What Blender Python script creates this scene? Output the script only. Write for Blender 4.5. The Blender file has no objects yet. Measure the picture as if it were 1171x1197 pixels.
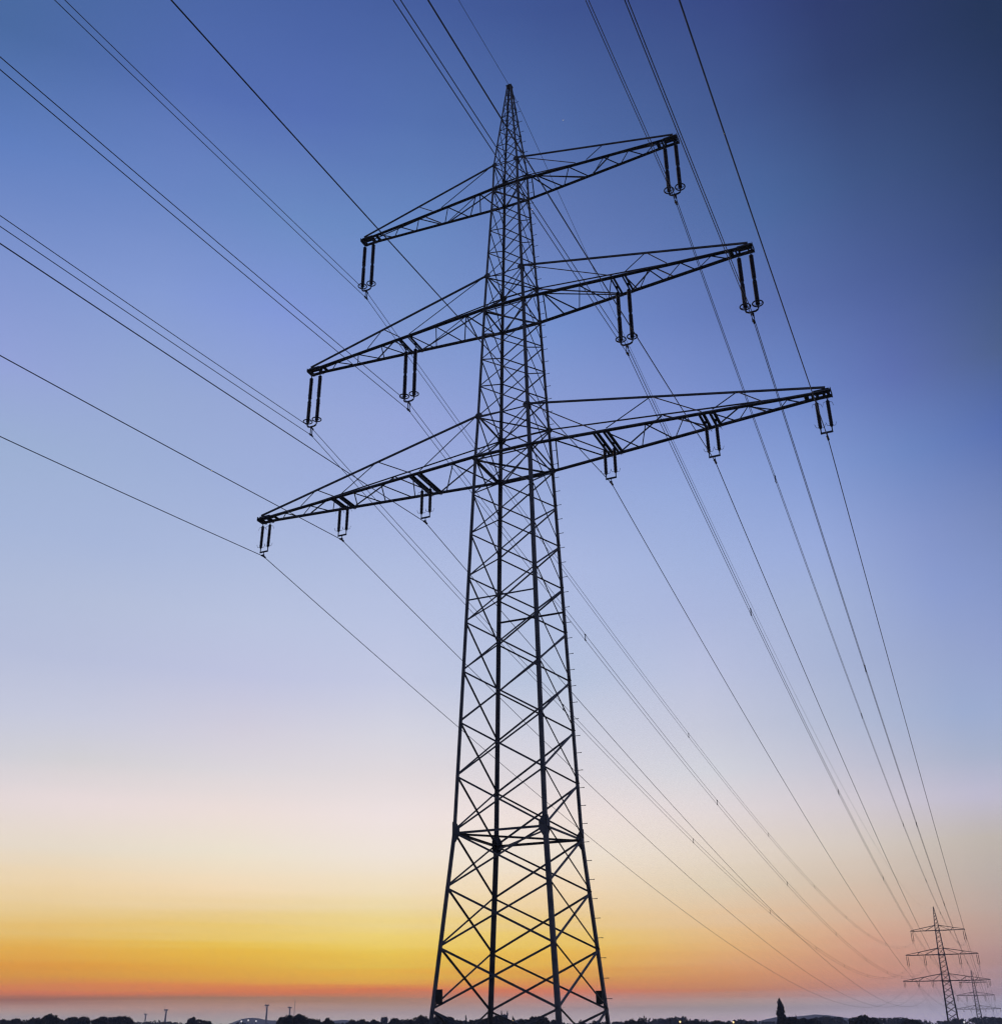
import bpy, math, random
from mathutils import Vector, Matrix

random.seed(11)
scene = bpy.context.scene
col = scene.collection

# ------------------------------------------------------------------ camera
cam_data = bpy.data.cameras.new("camera")
cam = bpy.data.objects.new("camera", cam_data)
col.objects.link(cam)
cam_data.sensor_fit = 'HORIZONTAL'
cam_data.sensor_width = 36.0
cam_data.lens = 37.7797
cam_data.clip_start = 0.1
cam_data.clip_end = 40000.0
RIGHT = Vector((0.90835255, 0.41816144, -0.00605358))
UP = Vector((0.18898775, -0.39753044, 0.89791602))
FWD = Vector((-0.37306738, 0.81676836, 0.44012518))
M = Matrix((RIGHT, UP, -FWD)).transposed().to_4x4()
M.translation = Vector((18.5646, -42.3151, 1.6897))
cam.matrix_world = M
scene.camera = cam
CAM_YAW = -0.4285                      # heading of the view, radians from +Y

# ------------------------------------------------------------------ dusk sky
AZ = [-50,-34,-22,-14,-6,3,11,18,24,34,50]
EL = [0.3,0.7,1.1,1.6,2.1,2.6,3.3,4,5,6.3,8,10,12,14,17,20,23,27,31,36,41,46,52]
SKY = [[[1.5,1.5,1.2693],[1.2554,0.6731,0.4863],[0.8251,0.2056,0.1119],[0.9448,0.4058,0.0213],[0.9869,0.4133,0.0307],[0.9685,0.5107,0.0587],[0.9348,0.64,0.2202],[0.9553,0.7021,0.3448],[0.9276,0.7466,0.5012],[0.8717,0.7602,0.6726],[0.752,0.7003,0.6967],[0.5922,0.6233,0.7643],[0.5066,0.5534,0.7286],[0.4577,0.5193,0.7126],[0.3913,0.4803,0.713],[0.3509,0.4519,0.6775],[0.3191,0.4159,0.6609],[0.2556,0.3291,0.6612],[0.1667,0.2601,0.5822],[0.0949,0.1836,0.4566],[0.0641,0.1379,0.3429],[0.0641,0.1379,0.3429],[0.0641,0.1379,0.3429]],
 [[1.5,1.5,1.2693],[1.5,0.8802,0.6499],[0.4421,0.1791,0.1062],[1.0204,0.3017,0.0559],[0.9604,0.4063,0.0232],[0.9859,0.4197,0.0323],[0.9649,0.5254,0.0677],[0.9387,0.6251,0.1948],[0.9554,0.7022,0.345],[0.9265,0.7469,0.5033],[0.8715,0.76,0.6766],[0.7674,0.7081,0.7083],[0.6161,0.6426,0.7736],[0.5451,0.585,0.7451],[0.4678,0.5254,0.7151],[0.4156,0.4947,0.7121],[0.371,0.4667,0.7],[0.3313,0.4368,0.6553],[0.2989,0.3586,0.7192],[0.1983,0.2861,0.6063],[0.114,0.2107,0.5242],[0.0703,0.1474,0.3665],[0.0642,0.1359,0.3453]],
 [[1.5,1.5,1.257],[1.5,0.8628,0.6358],[0.3739,0.1833,0.1068],[1.0463,0.2689,0.0707],[0.9622,0.4158,0.0216],[0.9882,0.4142,0.026],[0.9812,0.5028,0.0502],[0.9587,0.5905,0.1224],[0.9472,0.6823,0.2933],[0.9701,0.7502,0.4574],[0.8852,0.7796,0.6384],[0.8783,0.7624,0.7579],[0.6999,0.6789,0.7062],[0.6099,0.6275,0.7623],[0.5056,0.5511,0.7433],[0.4715,0.5368,0.7289],[0.4043,0.4888,0.7244],[0.3518,0.4455,0.6957],[0.3115,0.4027,0.6741],[0.2344,0.3311,0.6638],[0.148,0.2416,0.5569],[0.0909,0.1613,0.4527],[0.0647,0.1252,0.3592]],
 [[1.5,1.36,1.1095],[1.5,0.806,0.5845],[0.4465,0.2965,0.1383],[1.0944,0.2684,0.045],[1.0779,0.4928,0.02],[1.0192,0.5171,0.022],[1.0238,0.614,0.0436],[1.0094,0.6812,0.1033],[0.963,0.7046,0.2943],[1.0223,0.8027,0.5296],[0.9382,0.8423,0.68],[0.9171,0.7908,0.7473],[0.7724,0.7274,0.7578],[0.6811,0.6532,0.7532],[0.5446,0.5739,0.7742],[0.5049,0.5661,0.7678],[0.437,0.5162,0.7476],[0.3579,0.4442,0.7211],[0.3171,0.4011,0.6926],[0.2289,0.3197,0.698],[0.1533,0.2624,0.5596],[0.0946,0.1642,0.4608],[0.0628,0.1184,0.3555]],
 [[1.5,1.2743,1.2027],[1.3037,0.8166,0.6428],[0.6004,0.3792,0.193],[1.0796,0.2656,0.0419],[1.1515,0.5756,0.0237],[1.0359,0.6349,0.0438],[1.0524,0.723,0.0848],[1.0632,0.7786,0.1602],[0.9948,0.7896,0.3543],[1.004,0.8342,0.5602],[0.9689,0.8603,0.7564],[0.9363,0.8263,0.8135],[0.8104,0.7475,0.7672],[0.7122,0.7038,0.7871],[0.5739,0.6095,0.7943],[0.5063,0.5677,0.7857],[0.4434,0.521,0.7659],[0.3539,0.4382,0.7402],[0.3118,0.3874,0.7118],[0.2135,0.3141,0.626],[0.1439,0.2533,0.5498],[0.0917,0.1687,0.4344],[0.0581,0.1087,0.3335]],
 [[1.5,1.2042,1.1556],[1.1521,0.8413,0.7591],[0.9115,0.4461,0.3465],[1.0945,0.2806,0.0917],[1.0095,0.4358,0.0328],[1.0394,0.5245,0.0476],[1.0374,0.6348,0.0811],[1.0135,0.6907,0.1449],[0.9789,0.6973,0.3074],[1.0047,0.7751,0.5042],[0.9502,0.8403,0.7078],[0.9265,0.8018,0.7537],[0.7665,0.7209,0.7647],[0.6602,0.6714,0.7787],[0.4934,0.5718,0.7503],[0.4526,0.5325,0.7659],[0.4278,0.5042,0.7696],[0.3364,0.4268,0.7204],[0.2733,0.3524,0.676],[0.1804,0.2856,0.6232],[0.135,0.2095,0.4928],[0.0833,0.1534,0.3971],[0.0505,0.0932,0.2914]],
 [[1.4328,1.0929,1.2013],[0.9371,0.8299,0.7349],[0.84,0.4546,0.3229],[0.8827,0.3253,0.1291],[0.9356,0.406,0.1236],[0.9359,0.4626,0.1845],[0.9449,0.5325,0.1976],[0.9392,0.587,0.2611],[0.9046,0.6429,0.3943],[0.829,0.695,0.5176],[0.8631,0.7439,0.63],[0.8211,0.7407,0.7421],[0.6927,0.699,0.761],[0.6029,0.6208,0.7432],[0.5198,0.5626,0.7649],[0.4317,0.4974,0.7467],[0.3784,0.4678,0.7441],[0.3032,0.4012,0.714],[0.2244,0.3064,0.6463],[0.149,0.227,0.5395],[0.1054,0.1754,0.4302],[0.0689,0.1272,0.338],[0.0431,0.0768,0.2533]],
 [[1.2563,1.0353,1.3245],[1.0488,0.9216,1.0375],[0.7816,0.5016,0.5272],[0.8139,0.3794,0.28],[0.8423,0.3848,0.2409],[0.7899,0.3931,0.2522],[0.8065,0.4093,0.271],[0.803,0.4702,0.317],[0.7782,0.5377,0.3842],[0.7396,0.5864,0.4628],[0.7392,0.6469,0.5728],[0.6934,0.6369,0.683],[0.5744,0.5742,0.6908],[0.4794,0.5311,0.6941],[0.4103,0.4783,0.6943],[0.3848,0.4677,0.7091],[0.3319,0.4238,0.7338],[0.2434,0.3426,0.6758],[0.1635,0.2543,0.5844],[0.1105,0.1716,0.4378],[0.0733,0.1424,0.3547],[0.0523,0.0951,0.2701],[0.0359,0.0592,0.2177]],
 [[1.0828,1.0265,1.3537],[0.9349,0.8654,1.092],[0.6368,0.4752,0.5871],[0.5633,0.3954,0.4402],[0.5434,0.3496,0.3519],[0.5413,0.3351,0.3166],[0.5602,0.3599,0.3266],[0.5838,0.4055,0.3414],[0.5679,0.4416,0.3879],[0.5529,0.4718,0.4252],[0.5689,0.5062,0.4531],[0.5587,0.5349,0.674],[0.4241,0.4752,0.636],[0.3551,0.4388,0.6665],[0.3187,0.3921,0.6411],[0.2694,0.3491,0.647],[0.2327,0.309,0.6041],[0.1552,0.2448,0.5414],[0.116,0.1693,0.4447],[0.0771,0.1234,0.3325],[0.0523,0.0959,0.2492],[0.0343,0.0588,0.1753],[0.0262,0.0407,0.15]],
 [[1.0484,0.9941,1.2959],[0.8323,0.7178,0.8957],[0.5946,0.4267,0.5103],[0.5515,0.3737,0.3962],[0.5354,0.3283,0.3138],[0.5503,0.3458,0.3211],[0.574,0.3863,0.3354],[0.5841,0.4281,0.3593],[0.5497,0.456,0.4216],[0.5627,0.4871,0.4164],[0.5656,0.5208,0.556],[0.4991,0.4951,0.5877],[0.3442,0.4383,0.6714],[0.3344,0.406,0.661],[0.2294,0.2956,0.6241],[0.1692,0.2404,0.481],[0.1148,0.1777,0.3873],[0.0444,0.084,0.334],[0.0514,0.0914,0.1548],[0.0309,0.0586,0.1658],[0.0255,0.0468,0.1298],[0.0192,0.0377,0.102],[0.018,0.0321,0.0941]],
 [[0.9591,0.9026,1.1424],[0.599,0.4319,0.5225],[0.5524,0.3767,0.4019],[0.539,0.3324,0.3155],[0.5577,0.3553,0.325],[0.5817,0.4013,0.3401],[0.57,0.4398,0.384],[0.5477,0.4637,0.4289],[0.5672,0.4941,0.4116],[0.5646,0.5256,0.5927],[0.4547,0.4807,0.6051],[0.3398,0.4224,0.6663],[0.3197,0.3792,0.6521],[0.1895,0.2578,0.5941],[0.1484,0.2195,0.405],[0.0691,0.1183,0.3565],[0.0482,0.0882,0.2292],[0.0352,0.0679,0.1772],[0.0292,0.054,0.1514],[0.0226,0.0428,0.1172],[0.0185,0.0367,0.0989],[0.0185,0.0367,0.0989],[0.0185,0.0367,0.0989]]]
world = bpy.data.worlds.new("World")
scene.world = world
world.use_nodes = True
nt = world.node_tree
N, L = nt.nodes, nt.links
N.clear()
def math_node(op, a, b=None, c=None):
    n = N.new('ShaderNodeMath'); n.operation = op
    for i, v in enumerate((a, b, c)):
        if v is None: continue
        if isinstance(v, (int, float)): n.inputs[i].default_value = v
        else: L.new(v, n.inputs[i])
    return n.outputs[0]
tc = N.new('ShaderNodeTexCoord')
rot = N.new('ShaderNodeVectorRotate'); rot.rotation_type = 'Z_AXIS'
rot.inputs['Angle'].default_value = CAM_YAW      # turns the view heading onto +Y
L.new(tc.outputs['Generated'], rot.inputs['Vector'])
sep = N.new('ShaderNodeSeparateXYZ'); L.new(rot.outputs[0], sep.inputs[0])
az = math_node('MULTIPLY', math_node('ARCTAN2', sep.outputs[0], sep.outputs[1]), 180 / math.pi)
el = math_node('MULTIPLY', math_node('ARCSINE', sep.outputs[2]), 180 / math.pi)
# long flat streaks of thin cloud low over the horizon bend the bands a little
comb = N.new('ShaderNodeCombineXYZ')
L.new(math_node('MULTIPLY', az, 0.035), comb.inputs[0])
L.new(math_node('MULTIPLY', el, 1.7), comb.inputs[1])
noi = N.new('ShaderNodeTexNoise'); noi.inputs['Scale'].default_value = 1.0
noi.inputs['Detail'].default_value = 4.0; noi.inputs['Roughness'].default_value = 0.6
L.new(comb.outputs[0], noi.inputs['Vector'])
comb2 = N.new('ShaderNodeCombineXYZ')
L.new(math_node('MULTIPLY', az, 0.05), comb2.inputs[0])
L.new(math_node('MULTIPLY', el, 0.12), comb2.inputs[1])
comb2.inputs[2].default_value = 7.0
noi2 = N.new('ShaderNodeTexNoise'); noi2.inputs['Scale'].default_value = 1.0
noi2.inputs['Detail'].default_value = 3.0
L.new(comb2.outputs[0], noi2.inputs['Vector'])
low = N.new('ShaderNodeMapRange'); low.clamp = True
for i, v in enumerate((1.6, 9.0, 2.1, 0.3)): low.inputs[i + 1].default_value = v
L.new(el, low.inputs[0])
rise = N.new('ShaderNodeMapRange'); rise.clamp = True
for i, v in enumerate((1.0, 2.4, 0.25, 1.0)): rise.inputs[i + 1].default_value = v
L.new(el, rise.inputs[0])
bend = math_node('MULTIPLY', math_node('MULTIPLY', math_node('SUBTRACT', noi.outputs['Fac'], 0.5), low.outputs[0]), rise.outputs[0])
bend2 = math_node('MULTIPLY', math_node('SUBTRACT', noi2.outputs['Fac'], 0.5), 1.4)
el2 = math_node('ADD', math_node('ADD', el, bend), math_node('MULTIPLY', bend2, math_node('MULTIPLY', el, 0.035)))
pos = math_node('DIVIDE', math_node('ADD', el2, 2.0), 92.0)
def ramp(stops):
    r = N.new('ShaderNodeValToRGB'); r.color_ramp.interpolation = 'LINEAR'
    e = r.color_ramp.elements
    while len(e) > 1: e.remove(e[-1])
    for i, (p, c) in enumerate(stops):
        if i == 0: e[0].position = p; x = e[0]
        else: x = e.new(p)
        x.color = (c[0], c[1], c[2], 1)
    L.new(pos, r.inputs[0])
    return r.outputs[0]
P = lambda d: (d + 2) / 92.0
far_dusk = [(P(-2), (.05, .05, .07)), (P(2), (.075, .08, .12)), (P(12), (.075, .09, .18)), (P(40), (.038, .06, .16)), (P(88), (.03, .055, .15))]
anchors = [(-112, far_dusk)]
for a, row in zip(AZ, SKY):
    st = [(P(e), c) for e, c in zip(EL, row)]
    top = row[-1]
    st.append((P(88), (top[0] * .30, top[1] * .34, top[2] * .45)))
    anchors.append((a, st))
anchors.append((112, far_dusk))
cur = None
for i, (a, st) in enumerate(anchors):
    out = ramp(st)
    if cur is None:
        cur = out; prev = a; continue
    mr = N.new('ShaderNodeMapRange'); mr.clamp = True
    mr.interpolation_type = 'LINEAR'
    L.new(az, mr.inputs[0]); mr.inputs[1].default_value = prev; mr.inputs[2].default_value = a
    mix = N.new('ShaderNodeMix'); mix.data_type = 'RGBA'
    L.new(mr.outputs[0], mix.inputs[0]); L.new(cur, mix.inputs[6]); L.new(out, mix.inputs[7])
    cur = mix.outputs[2]; prev = a
bg = N.new('ShaderNodeBackground'); bg.inputs['Strength'].default_value = 1.0
L.new(cur, bg.inputs['Color'])
wo = N.new('ShaderNodeOutputWorld'); L.new(bg.outputs[0], wo.inputs['Surface'])

# ------------------------------------------------------------------ the last of the sun, on the horizon
sun_data = bpy.data.lights.new("sun", 'SUN')
sun_data.energy = 0.25
sun_data.angle = math.radians(4)
sun_data.color = (1.0, 0.55, 0.25)
sun = bpy.data.objects.new("sun", sun_data); col.objects.link(sun)
sa, se = CAM_YAW - math.radians(6.0), math.radians(0.8)
sd = Vector((math.sin(sa) * math.cos(se), math.cos(sa) * math.cos(se), math.sin(se)))
sun.rotation_euler = sd.to_track_quat('Z', 'Y').to_euler()

vs = scene.view_settings
vs.view_transform = 'Standard'; vs.look = 'None'; vs.gamma = 1.0; vs.exposure = 0.0
vs.use_curve_mapping = False
scene.cycles.use_denoising = True
scene.cycles.denoiser = 'OPENIMAGEDENOISE'
scene.cycles.denoising_input_passes = 'RGB_ALBEDO_NORMAL'
scene.cycles.denoising_prefilter = 'ACCURATE'
scene.cycles.max_bounces = 4
scene.cycles.volume_bounces = 0
scene.cycles.pixel_filter_type = 'BLACKMAN_HARRIS'
scene.cycles.filter_width = 1.3

# ------------------------------------------------------------------ materials
def material(name, base, rough=0.7, metal=0.0, vary=0.25, scale=3.0, spec=0.3, emit=None, tint=None):
    m = bpy.data.materials.new(name); m.use_nodes = True
    t = m.node_tree; b = t.nodes['Principled BSDF']
    b.inputs['Roughness'].default_value = rough
    b.inputs['Metallic'].default_value = metal
    b.inputs['Specular IOR Level'].default_value = spec
    tcn = t.nodes.new('ShaderNodeTexCoord')
    n = t.nodes.new('ShaderNodeTexNoise'); n.inputs['Scale'].default_value = scale
    n.inputs['Detail'].default_value = 5.0
    t.links.new(tcn.outputs['Object'], n.inputs['Vector'])
    r = t.nodes.new('ShaderNodeValToRGB')
    lo = [c * (1 - vary) for c in base]
    hi = [min(1, c * (1 + vary)) for c in (tint or base)]
    r.color_ramp.elements[0].position = 0.3; r.color_ramp.elements[0].color = (*lo, 1)
    r.color_ramp.elements[1].position = 0.7; r.color_ramp.elements[1].color = (*hi, 1)
    t.links.new(n.outputs['Fac'], r.inputs['Fac'])
    t.links.new(r.outputs['Color'], b.inputs['Base Color'])
    if emit:
        b.inputs['Emission Color'].default_value = (*emit[0], 1)
        b.inputs['Emission Strength'].default_value = emit[1]
    return m
STEEL = material('weathered_steel', (.215, .22, .225), .6, .0, .4, 1.7, .3, tint=(.235, .21, .18))
WIRE = material('weathered_aluminium', (.26, .275, .31), .6, .0, .2, 2.0, .3)
PORCELAIN = material('brown_porcelain', (.060, .038, .030), .25, .0, .25, 4.0, .5)
FITTING = material('galvanised_fitting', (.09, .09, .092), .5, .3, .2, 6.0, .4)
CONCRETE = material('concrete', (.32, .31, .29), .9, .0, .2, 2.0, .2)
PLATE = material('enamel_plate', (.08, .075, .05), .5, .0, .2, 5.0, .3)
BARK = material('bark', (.06, .045, .035), .9, .0, .3, 2.0, .1)
LEAF = material('foliage', (.030, .038, .024), .8, .0, .5, .5, .1, tint=(.046, .046, .030))
LEAF_HAZED = material('hazed_foliage', (.09, .10, .10), .8, .0, .3, .6, .1)  # distance haze of the far lollipop tree put into its leaf colour
WOODS = material('wood_foliage', (.030, .036, .028), .9, .0, .5, .02, .1)
FIELD = material('field_grass', (.060, .066, .028), .95, .0, .45, .02, .1, tint=(.085, .072, .035))
HILL = material('wooded_hill', (.045, .055, .040), .95, .0, .35, .01, .1)
WHITE = material('white_paint', (.55, .55, .54), .5, .0, .08, .3, .3)
DARKPAINT = material('dark_mast_paint', (.10, .10, .105), .5, .0, .1, .3, .3)
STONE = material('grey_stone', (.16, .16, .16), .9, .0, .3, .6, .2)
AIRFRAME = material('airframe_paint', (.75, .75, .76), .35, .0, .05, .3, .4)
LAMP_WARM = material('lamp_glass_warm', (.8, .6, .3), .3, emit=((1.0, .62, .22), 3.0))
LAMP_COLD = material('lamp_glass_cold', (.8, .8, .8), .3, emit=((1.0, .93, .95), .7))

# ------------------------------------------------------------------ mesh helpers
class MB:
    def __init__(s): s.v = []; s.f = []
    def add(s, vs_, fs):
        o = len(s.v); s.v += [tuple(p) for p in vs_]; s.f += [tuple(i + o for i in f) for f in fs]
        return s
    def prism(s, ring0, ring1):
        n = len(ring0)
        fs = [(i, (i + 1) % n, n + (i + 1) % n, n + i) for i in range(n)]
        fs += [tuple(range(n))[::-1], tuple(range(n, 2 * n))]
        return s.add(list(ring0) + list(ring1), fs)
    def angle(s, p0, p1, a, t, u, v, b=None):          # L-section bar, flanges along u and v from the corner line
        p0, p1 = Vector(p0), Vector(p1); ax = (p1 - p0).normalized()
        u = Vector(u); u = (u - ax * u.dot(ax)).normalized()
        v = Vector(v); v = v - ax * v.dot(ax); v = (v - u * v.dot(u)).normalized()
        b = b or a
        pr = [(0, 0), (a, 0), (a, t), (t, t), (t, b), (0, b)]
        return s.prism([p0 + u * x + v * y for x, y in pr], [p1 + u * x + v * y for x, y in pr])
    def box(s, c, hx, hy, hz):
        x, y, z = c
        r = lambda zz: [(x - hx, y - hy, zz), (x + hx, y - hy, zz), (x + hx, y + hy, zz), (x - hx, y + hy, zz)]
        return s.prism(r(z - hz), r(z + hz))
    def plate(s, c, u, v, n, outline, th):
        c, u, v, n = Vector(c), Vector(u), Vector(v), Vector(n)
        return s.prism([c + u * a + v * b for a, b in outline], [c + u * a + v * b + n * th for a, b in outline])
    def tube(s, pts, r, n=6, cap=True):
        pts = [Vector(p) for p in pts]; rings = []
        for i, p in enumerate(pts):
            d = (pts[min(i + 1, len(pts) - 1)] - pts[max(i - 1, 0)]).normalized()
            a = d.cross(Vector((0, 0, 1)) if abs(d.z) < .9 else Vector((1, 0, 0))).normalized(); b = d.cross(a)
            rr = r[i] if isinstance(r, (list, tuple)) else r
            rings.append([p + a * (math.cos(6.28318 * k / n) * rr) + b * (math.sin(6.28318 * k / n) * rr) for k in range(n)])
        vs_ = [q for g in rings for q in g]; fs = []
        for i in range(len(pts) - 1):
            for k in range(n):
                fs.append((i * n + k, i * n + (k + 1) % n, (i + 1) * n + (k + 1) % n, (i + 1) * n + k))
        if cap: fs += [tuple(range(n))[::-1], tuple((len(pts) - 1) * n + k for k in range(n))]
        return s.add(vs_, fs)
    def lathe(s, prof, n=10, at=(0, 0, 0)):            # profile of (radius, z)
        x, y, z = at
        vs_ = [(x + r * math.cos(6.28318 * k / n), y + r * math.sin(6.28318 * k / n), z + h) for r, h in prof for k in range(n)]
        fs = [(i * n + k, i * n + (k + 1) % n, (i + 1) * n + (k + 1) % n, (i + 1) * n + k) for i in range(len(prof) - 1) for k in range(n)]
        fs += [tuple(range(n))[::-1], tuple((len(prof) - 1) * n + k for k in range(n))]
        return s.add(vs_, fs)
    def torus(s, c, R, r, n=20, m=6):
        x, y, z = c; vs_ = []; fs = []
        for i in range(n):
            a = 6.28318 * i / n
            for k in range(m):
                b = 6.28318 * k / m; q = R + r * math.cos(b)
                vs_.append((x + q * math.cos(a), y + q * math.sin(a), z + r * math.sin(b)))
                fs.append((i * m + k, ((i + 1) % n) * m + k, ((i + 1) % n) * m + (k + 1) % m, i * m + (k + 1) % m))
        return s.add(vs_, fs)
    def build(s, name, mat, parent=None, smooth=False):
        me = bpy.data.meshes.new(name); me.from_pydata(s.v, [], s.f); me.update()
        me.materials.append(mat)
        if smooth: me.polygons.foreach_set('use_smooth', [True] * len(me.polygons))
        o = bpy.data.objects.new(name, me); col.objects.link(o)
        if parent: o.parent = parent
        return o
def thing(name, label, cat, loc=(0, 0, 0), group=None, rotz=0.0):
    o = bpy.data.objects.new(name, None); col.objects.link(o)
    o.location = loc; o.rotation_euler = (0, 0, rotz); o.empty_display_size = .5
    o['label'] = label; o['category'] = cat
    if group: o['group'] = group
    return o
def tag(o, label=None, cat=None, group=None, kind=None):
    for k, v in (('label', label), ('category', cat), ('group', group), ('kind', kind)):
        if v: o[k] = v
    return o
def copy_tree(o, loc, label, group=None, skip=()):
    def rec(s, p):
        c = s.copy(); col.objects.link(c)
        if p: c.parent = p
        for ch in list(s.children):
            if ch.name.split('.')[0] not in skip: rec(ch, c)
        return c
    r = rec(o, None); r.location = loc; r['label'] = label
    if group: r['group'] = group
    return r

# ------------------------------------------------------------------ ground and hills
def interp(x, xs, ys):
    if x <= xs[0]: return ys[0]
    for i in range(1, len(xs)):
        if x <= xs[i]: return ys[i - 1] + (ys[i] - ys[i - 1]) * (x - xs[i - 1]) / (xs[i] - xs[i - 1])
    return ys[-1]
def ground_z(r): return interp(r, [0, 60, 422, 874, 1500, 3000, 9000], [0, 0, -10.71, -15.75, -18.5, -20, -20])
g = MB(); radii = [0, 15, 30, 60, 120, 200, 300, 422, 600, 874, 1200, 1500, 2200, 3000, 4000, 4950]; ns = 96
g.v = [(r * math.cos(6.28318 * k / ns), r * math.sin(6.28318 * k / ns), ground_z(r)) for r in radii for k in range(ns)]
g.f = [(i * ns + k, i * ns + (k + 1) % ns, (i + 1) * ns + (k + 1) % ns, (i + 1) * ns + k)
       for i in range(len(radii) - 1) for k in range(ns)]
tag(g.build('ground', FIELD, smooth=True), 'dark grassy fields sloping gently away below the pylons', kind='structure')

def hill(name, ridge, label):
    m = MB(); ridge = [Vector(p) for p in ridge]; n = 60; rows = 9; pts = []
    for i in range(n + 1):
        t = i / n * (len(ridge) - 1); k = min(int(t), len(ridge) - 2); f = t - k
        p = ridge[k].lerp(ridge[k + 1], f)
        p.z += random.uniform(-.7, .7)
        pts.append(p)
    away = (Vector((ridge[len(ridge) // 2].x, ridge[len(ridge) // 2].y, 0))).normalized()
    for r in range(rows):
        q = (r - (rows - 1) / 2) / ((rows - 1) / 2)
        for p in pts:
            h = -24 + (p.z + 24) * math.cos(q * math.pi / 2) ** .8 if abs(q) < 1 else -24
            m.v.append((p.x + away.x * q * 420, p.y + away.y * q * 420, h))
    w = n + 1
    m.f = [(r * w + i, r * w + i + 1, (r + 1) * w + i + 1, (r + 1) * w + i) for r in range(rows - 1) for i in range(n)]
    tag(m.build(name, HILL, smooth=True), label, kind='structure')
hill('hill', [[-918.3,4051.9,1.5],[-864.9,4063.7,17.3],[-820.9,4072.9,26.2],[-763.6,4084.2,27.4],[-720.5,4092.2,31.1],[-683.2,4098.6,34.0],[-649.5,4104.2,31.8],[-602.3,4111.5,26.1],[-553.0,4118.6,17.7],[-515.7,4123.6,6.9],[-489.2,4126.9,-1.2]], 'long blue wooded hill on the right horizon behind the poplar')
hill('hill', [[-2568.7,3266.2,12.5],[-2539.7,3288.6,24.4],[-2519.5,3304.0,33.8],[-2491.5,3325.1,35.8],[-2472.4,3339.3,33.5],[-2450.5,3355.3,28.0],[-2409.3,3384.8,25.0],[-2370.1,3412.3,22.0],[-2354.7,3422.9,11.0]], 'small pale blue hill on the left horizon beside the wind turbines')
hill('hill', [[-2275.0,3476.1,10.5],[-2260.7,3485.4,26.2],[-2225.2,3508.1,27.7],[-2204.5,3521.1,23.7],[-2157.4,3550.0,9.6]], 'lowest pale hill on the horizon between turbines and pylon')

# ------------------------------------------------------------------ the transmission pylon
BASE = 9.0                       # height of the knee joint above the ground
KNOTS = [(-9.0, 2.877), (0.0, 2.113), (17.98, 1.522), (20.37, 1.418), (27.09, 1.183), (29.34, 1.092), (35.67, .816), (37.49, .770), (44.28, .13)]
def half(z): return interp(z, [k[0] for k in KNOTS], [k[1] for k in KNOTS])
LEVELS = [-8.9, -6.7, -4.45, -2.2, 0, 2.32, 4.67, 7.0, 9.33, 11.57, 13.8, 15.93, 17.98, 20.37, 22.2, 23.87, 25.5, 27.09, 29.34, 30.98, 32.6, 34.2, 35.67, 37.49, 39.05, 40.28, 41.4, 42.35, 43.2, 43.9]
TH = [1.0]
def leg_size(z): return TH[0] * interp(z, [-9, 0, 18, 27, 36, 44], [.185, .175, .155, .135, .115, .07])
def brace_size(z): return TH[0] * interp(z, [-9, 0, 8, 18, 30, 38, 44], [.085, .08, .075, .062, .056, .050, .038])
Z = lambda x, y, z: Vector((x, y, z + BASE))
HEX = [(-.5, -.18), (-.18, -.5), (.18, -.5), (.5, -.18), (.5, .18), (.18, .5), (-.18, .5), (-.5, .18)]

def arm_spec():
    return [  # chord z, tension z, reach, hanger offset, beams, front nodes, back nodes, tension nodes, sizes
        dict(zc=17.98, zt=20.37, L=15.0, off=.24, beams=[5.0, 9.99], T=[7.5, 11.45],
             Z=[(1.62, 1.62), (2.75, 1.75), (2.8, 4.5), (5.2, 6.26), (7.1, 6.3), (7.15, 7.96), (8.88, 8.0), (8.9, 9.6), (10.2, 11.1), (11.8, 11.13), (11.85, 13.0), (13.54, 13.05), (13.55, 14.2)],
             chord=.115, ten=.085),
        dict(zc=27.09, zt=29.34, L=12.53, off=.30, beams=[6.236], T=[7.75],
             Z=[(2.2, 1.5), (2.25, 2.6), (2.3, 3.4), (4.17, 3.45), (4.2, 5.09), (5.85, 5.15), (6.55, 6.83), (7.75, 6.9), (7.83, 8.29), (9.39, 8.3), (9.42, 10.0), (10.93, 10.02), (10.95, 11.7), (2.35, 6.0)],
             chord=.122, ten=.085),
        dict(zc=35.67, zt=37.49, L=9.42, off=.30, beams=[], T=[5.85],
             Z=[(1.6, 1.1), (1.65, 2.3), (1.95, 2.96), (3.76, 3.0), (3.8, 4.57), (5.75, 4.76), (5.8, 6.43), (7.15, 6.45), (7.2, 7.88), (8.6, 7.9), (1.98, 4.5)],
             chord=.105, ten=.075)]

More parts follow.
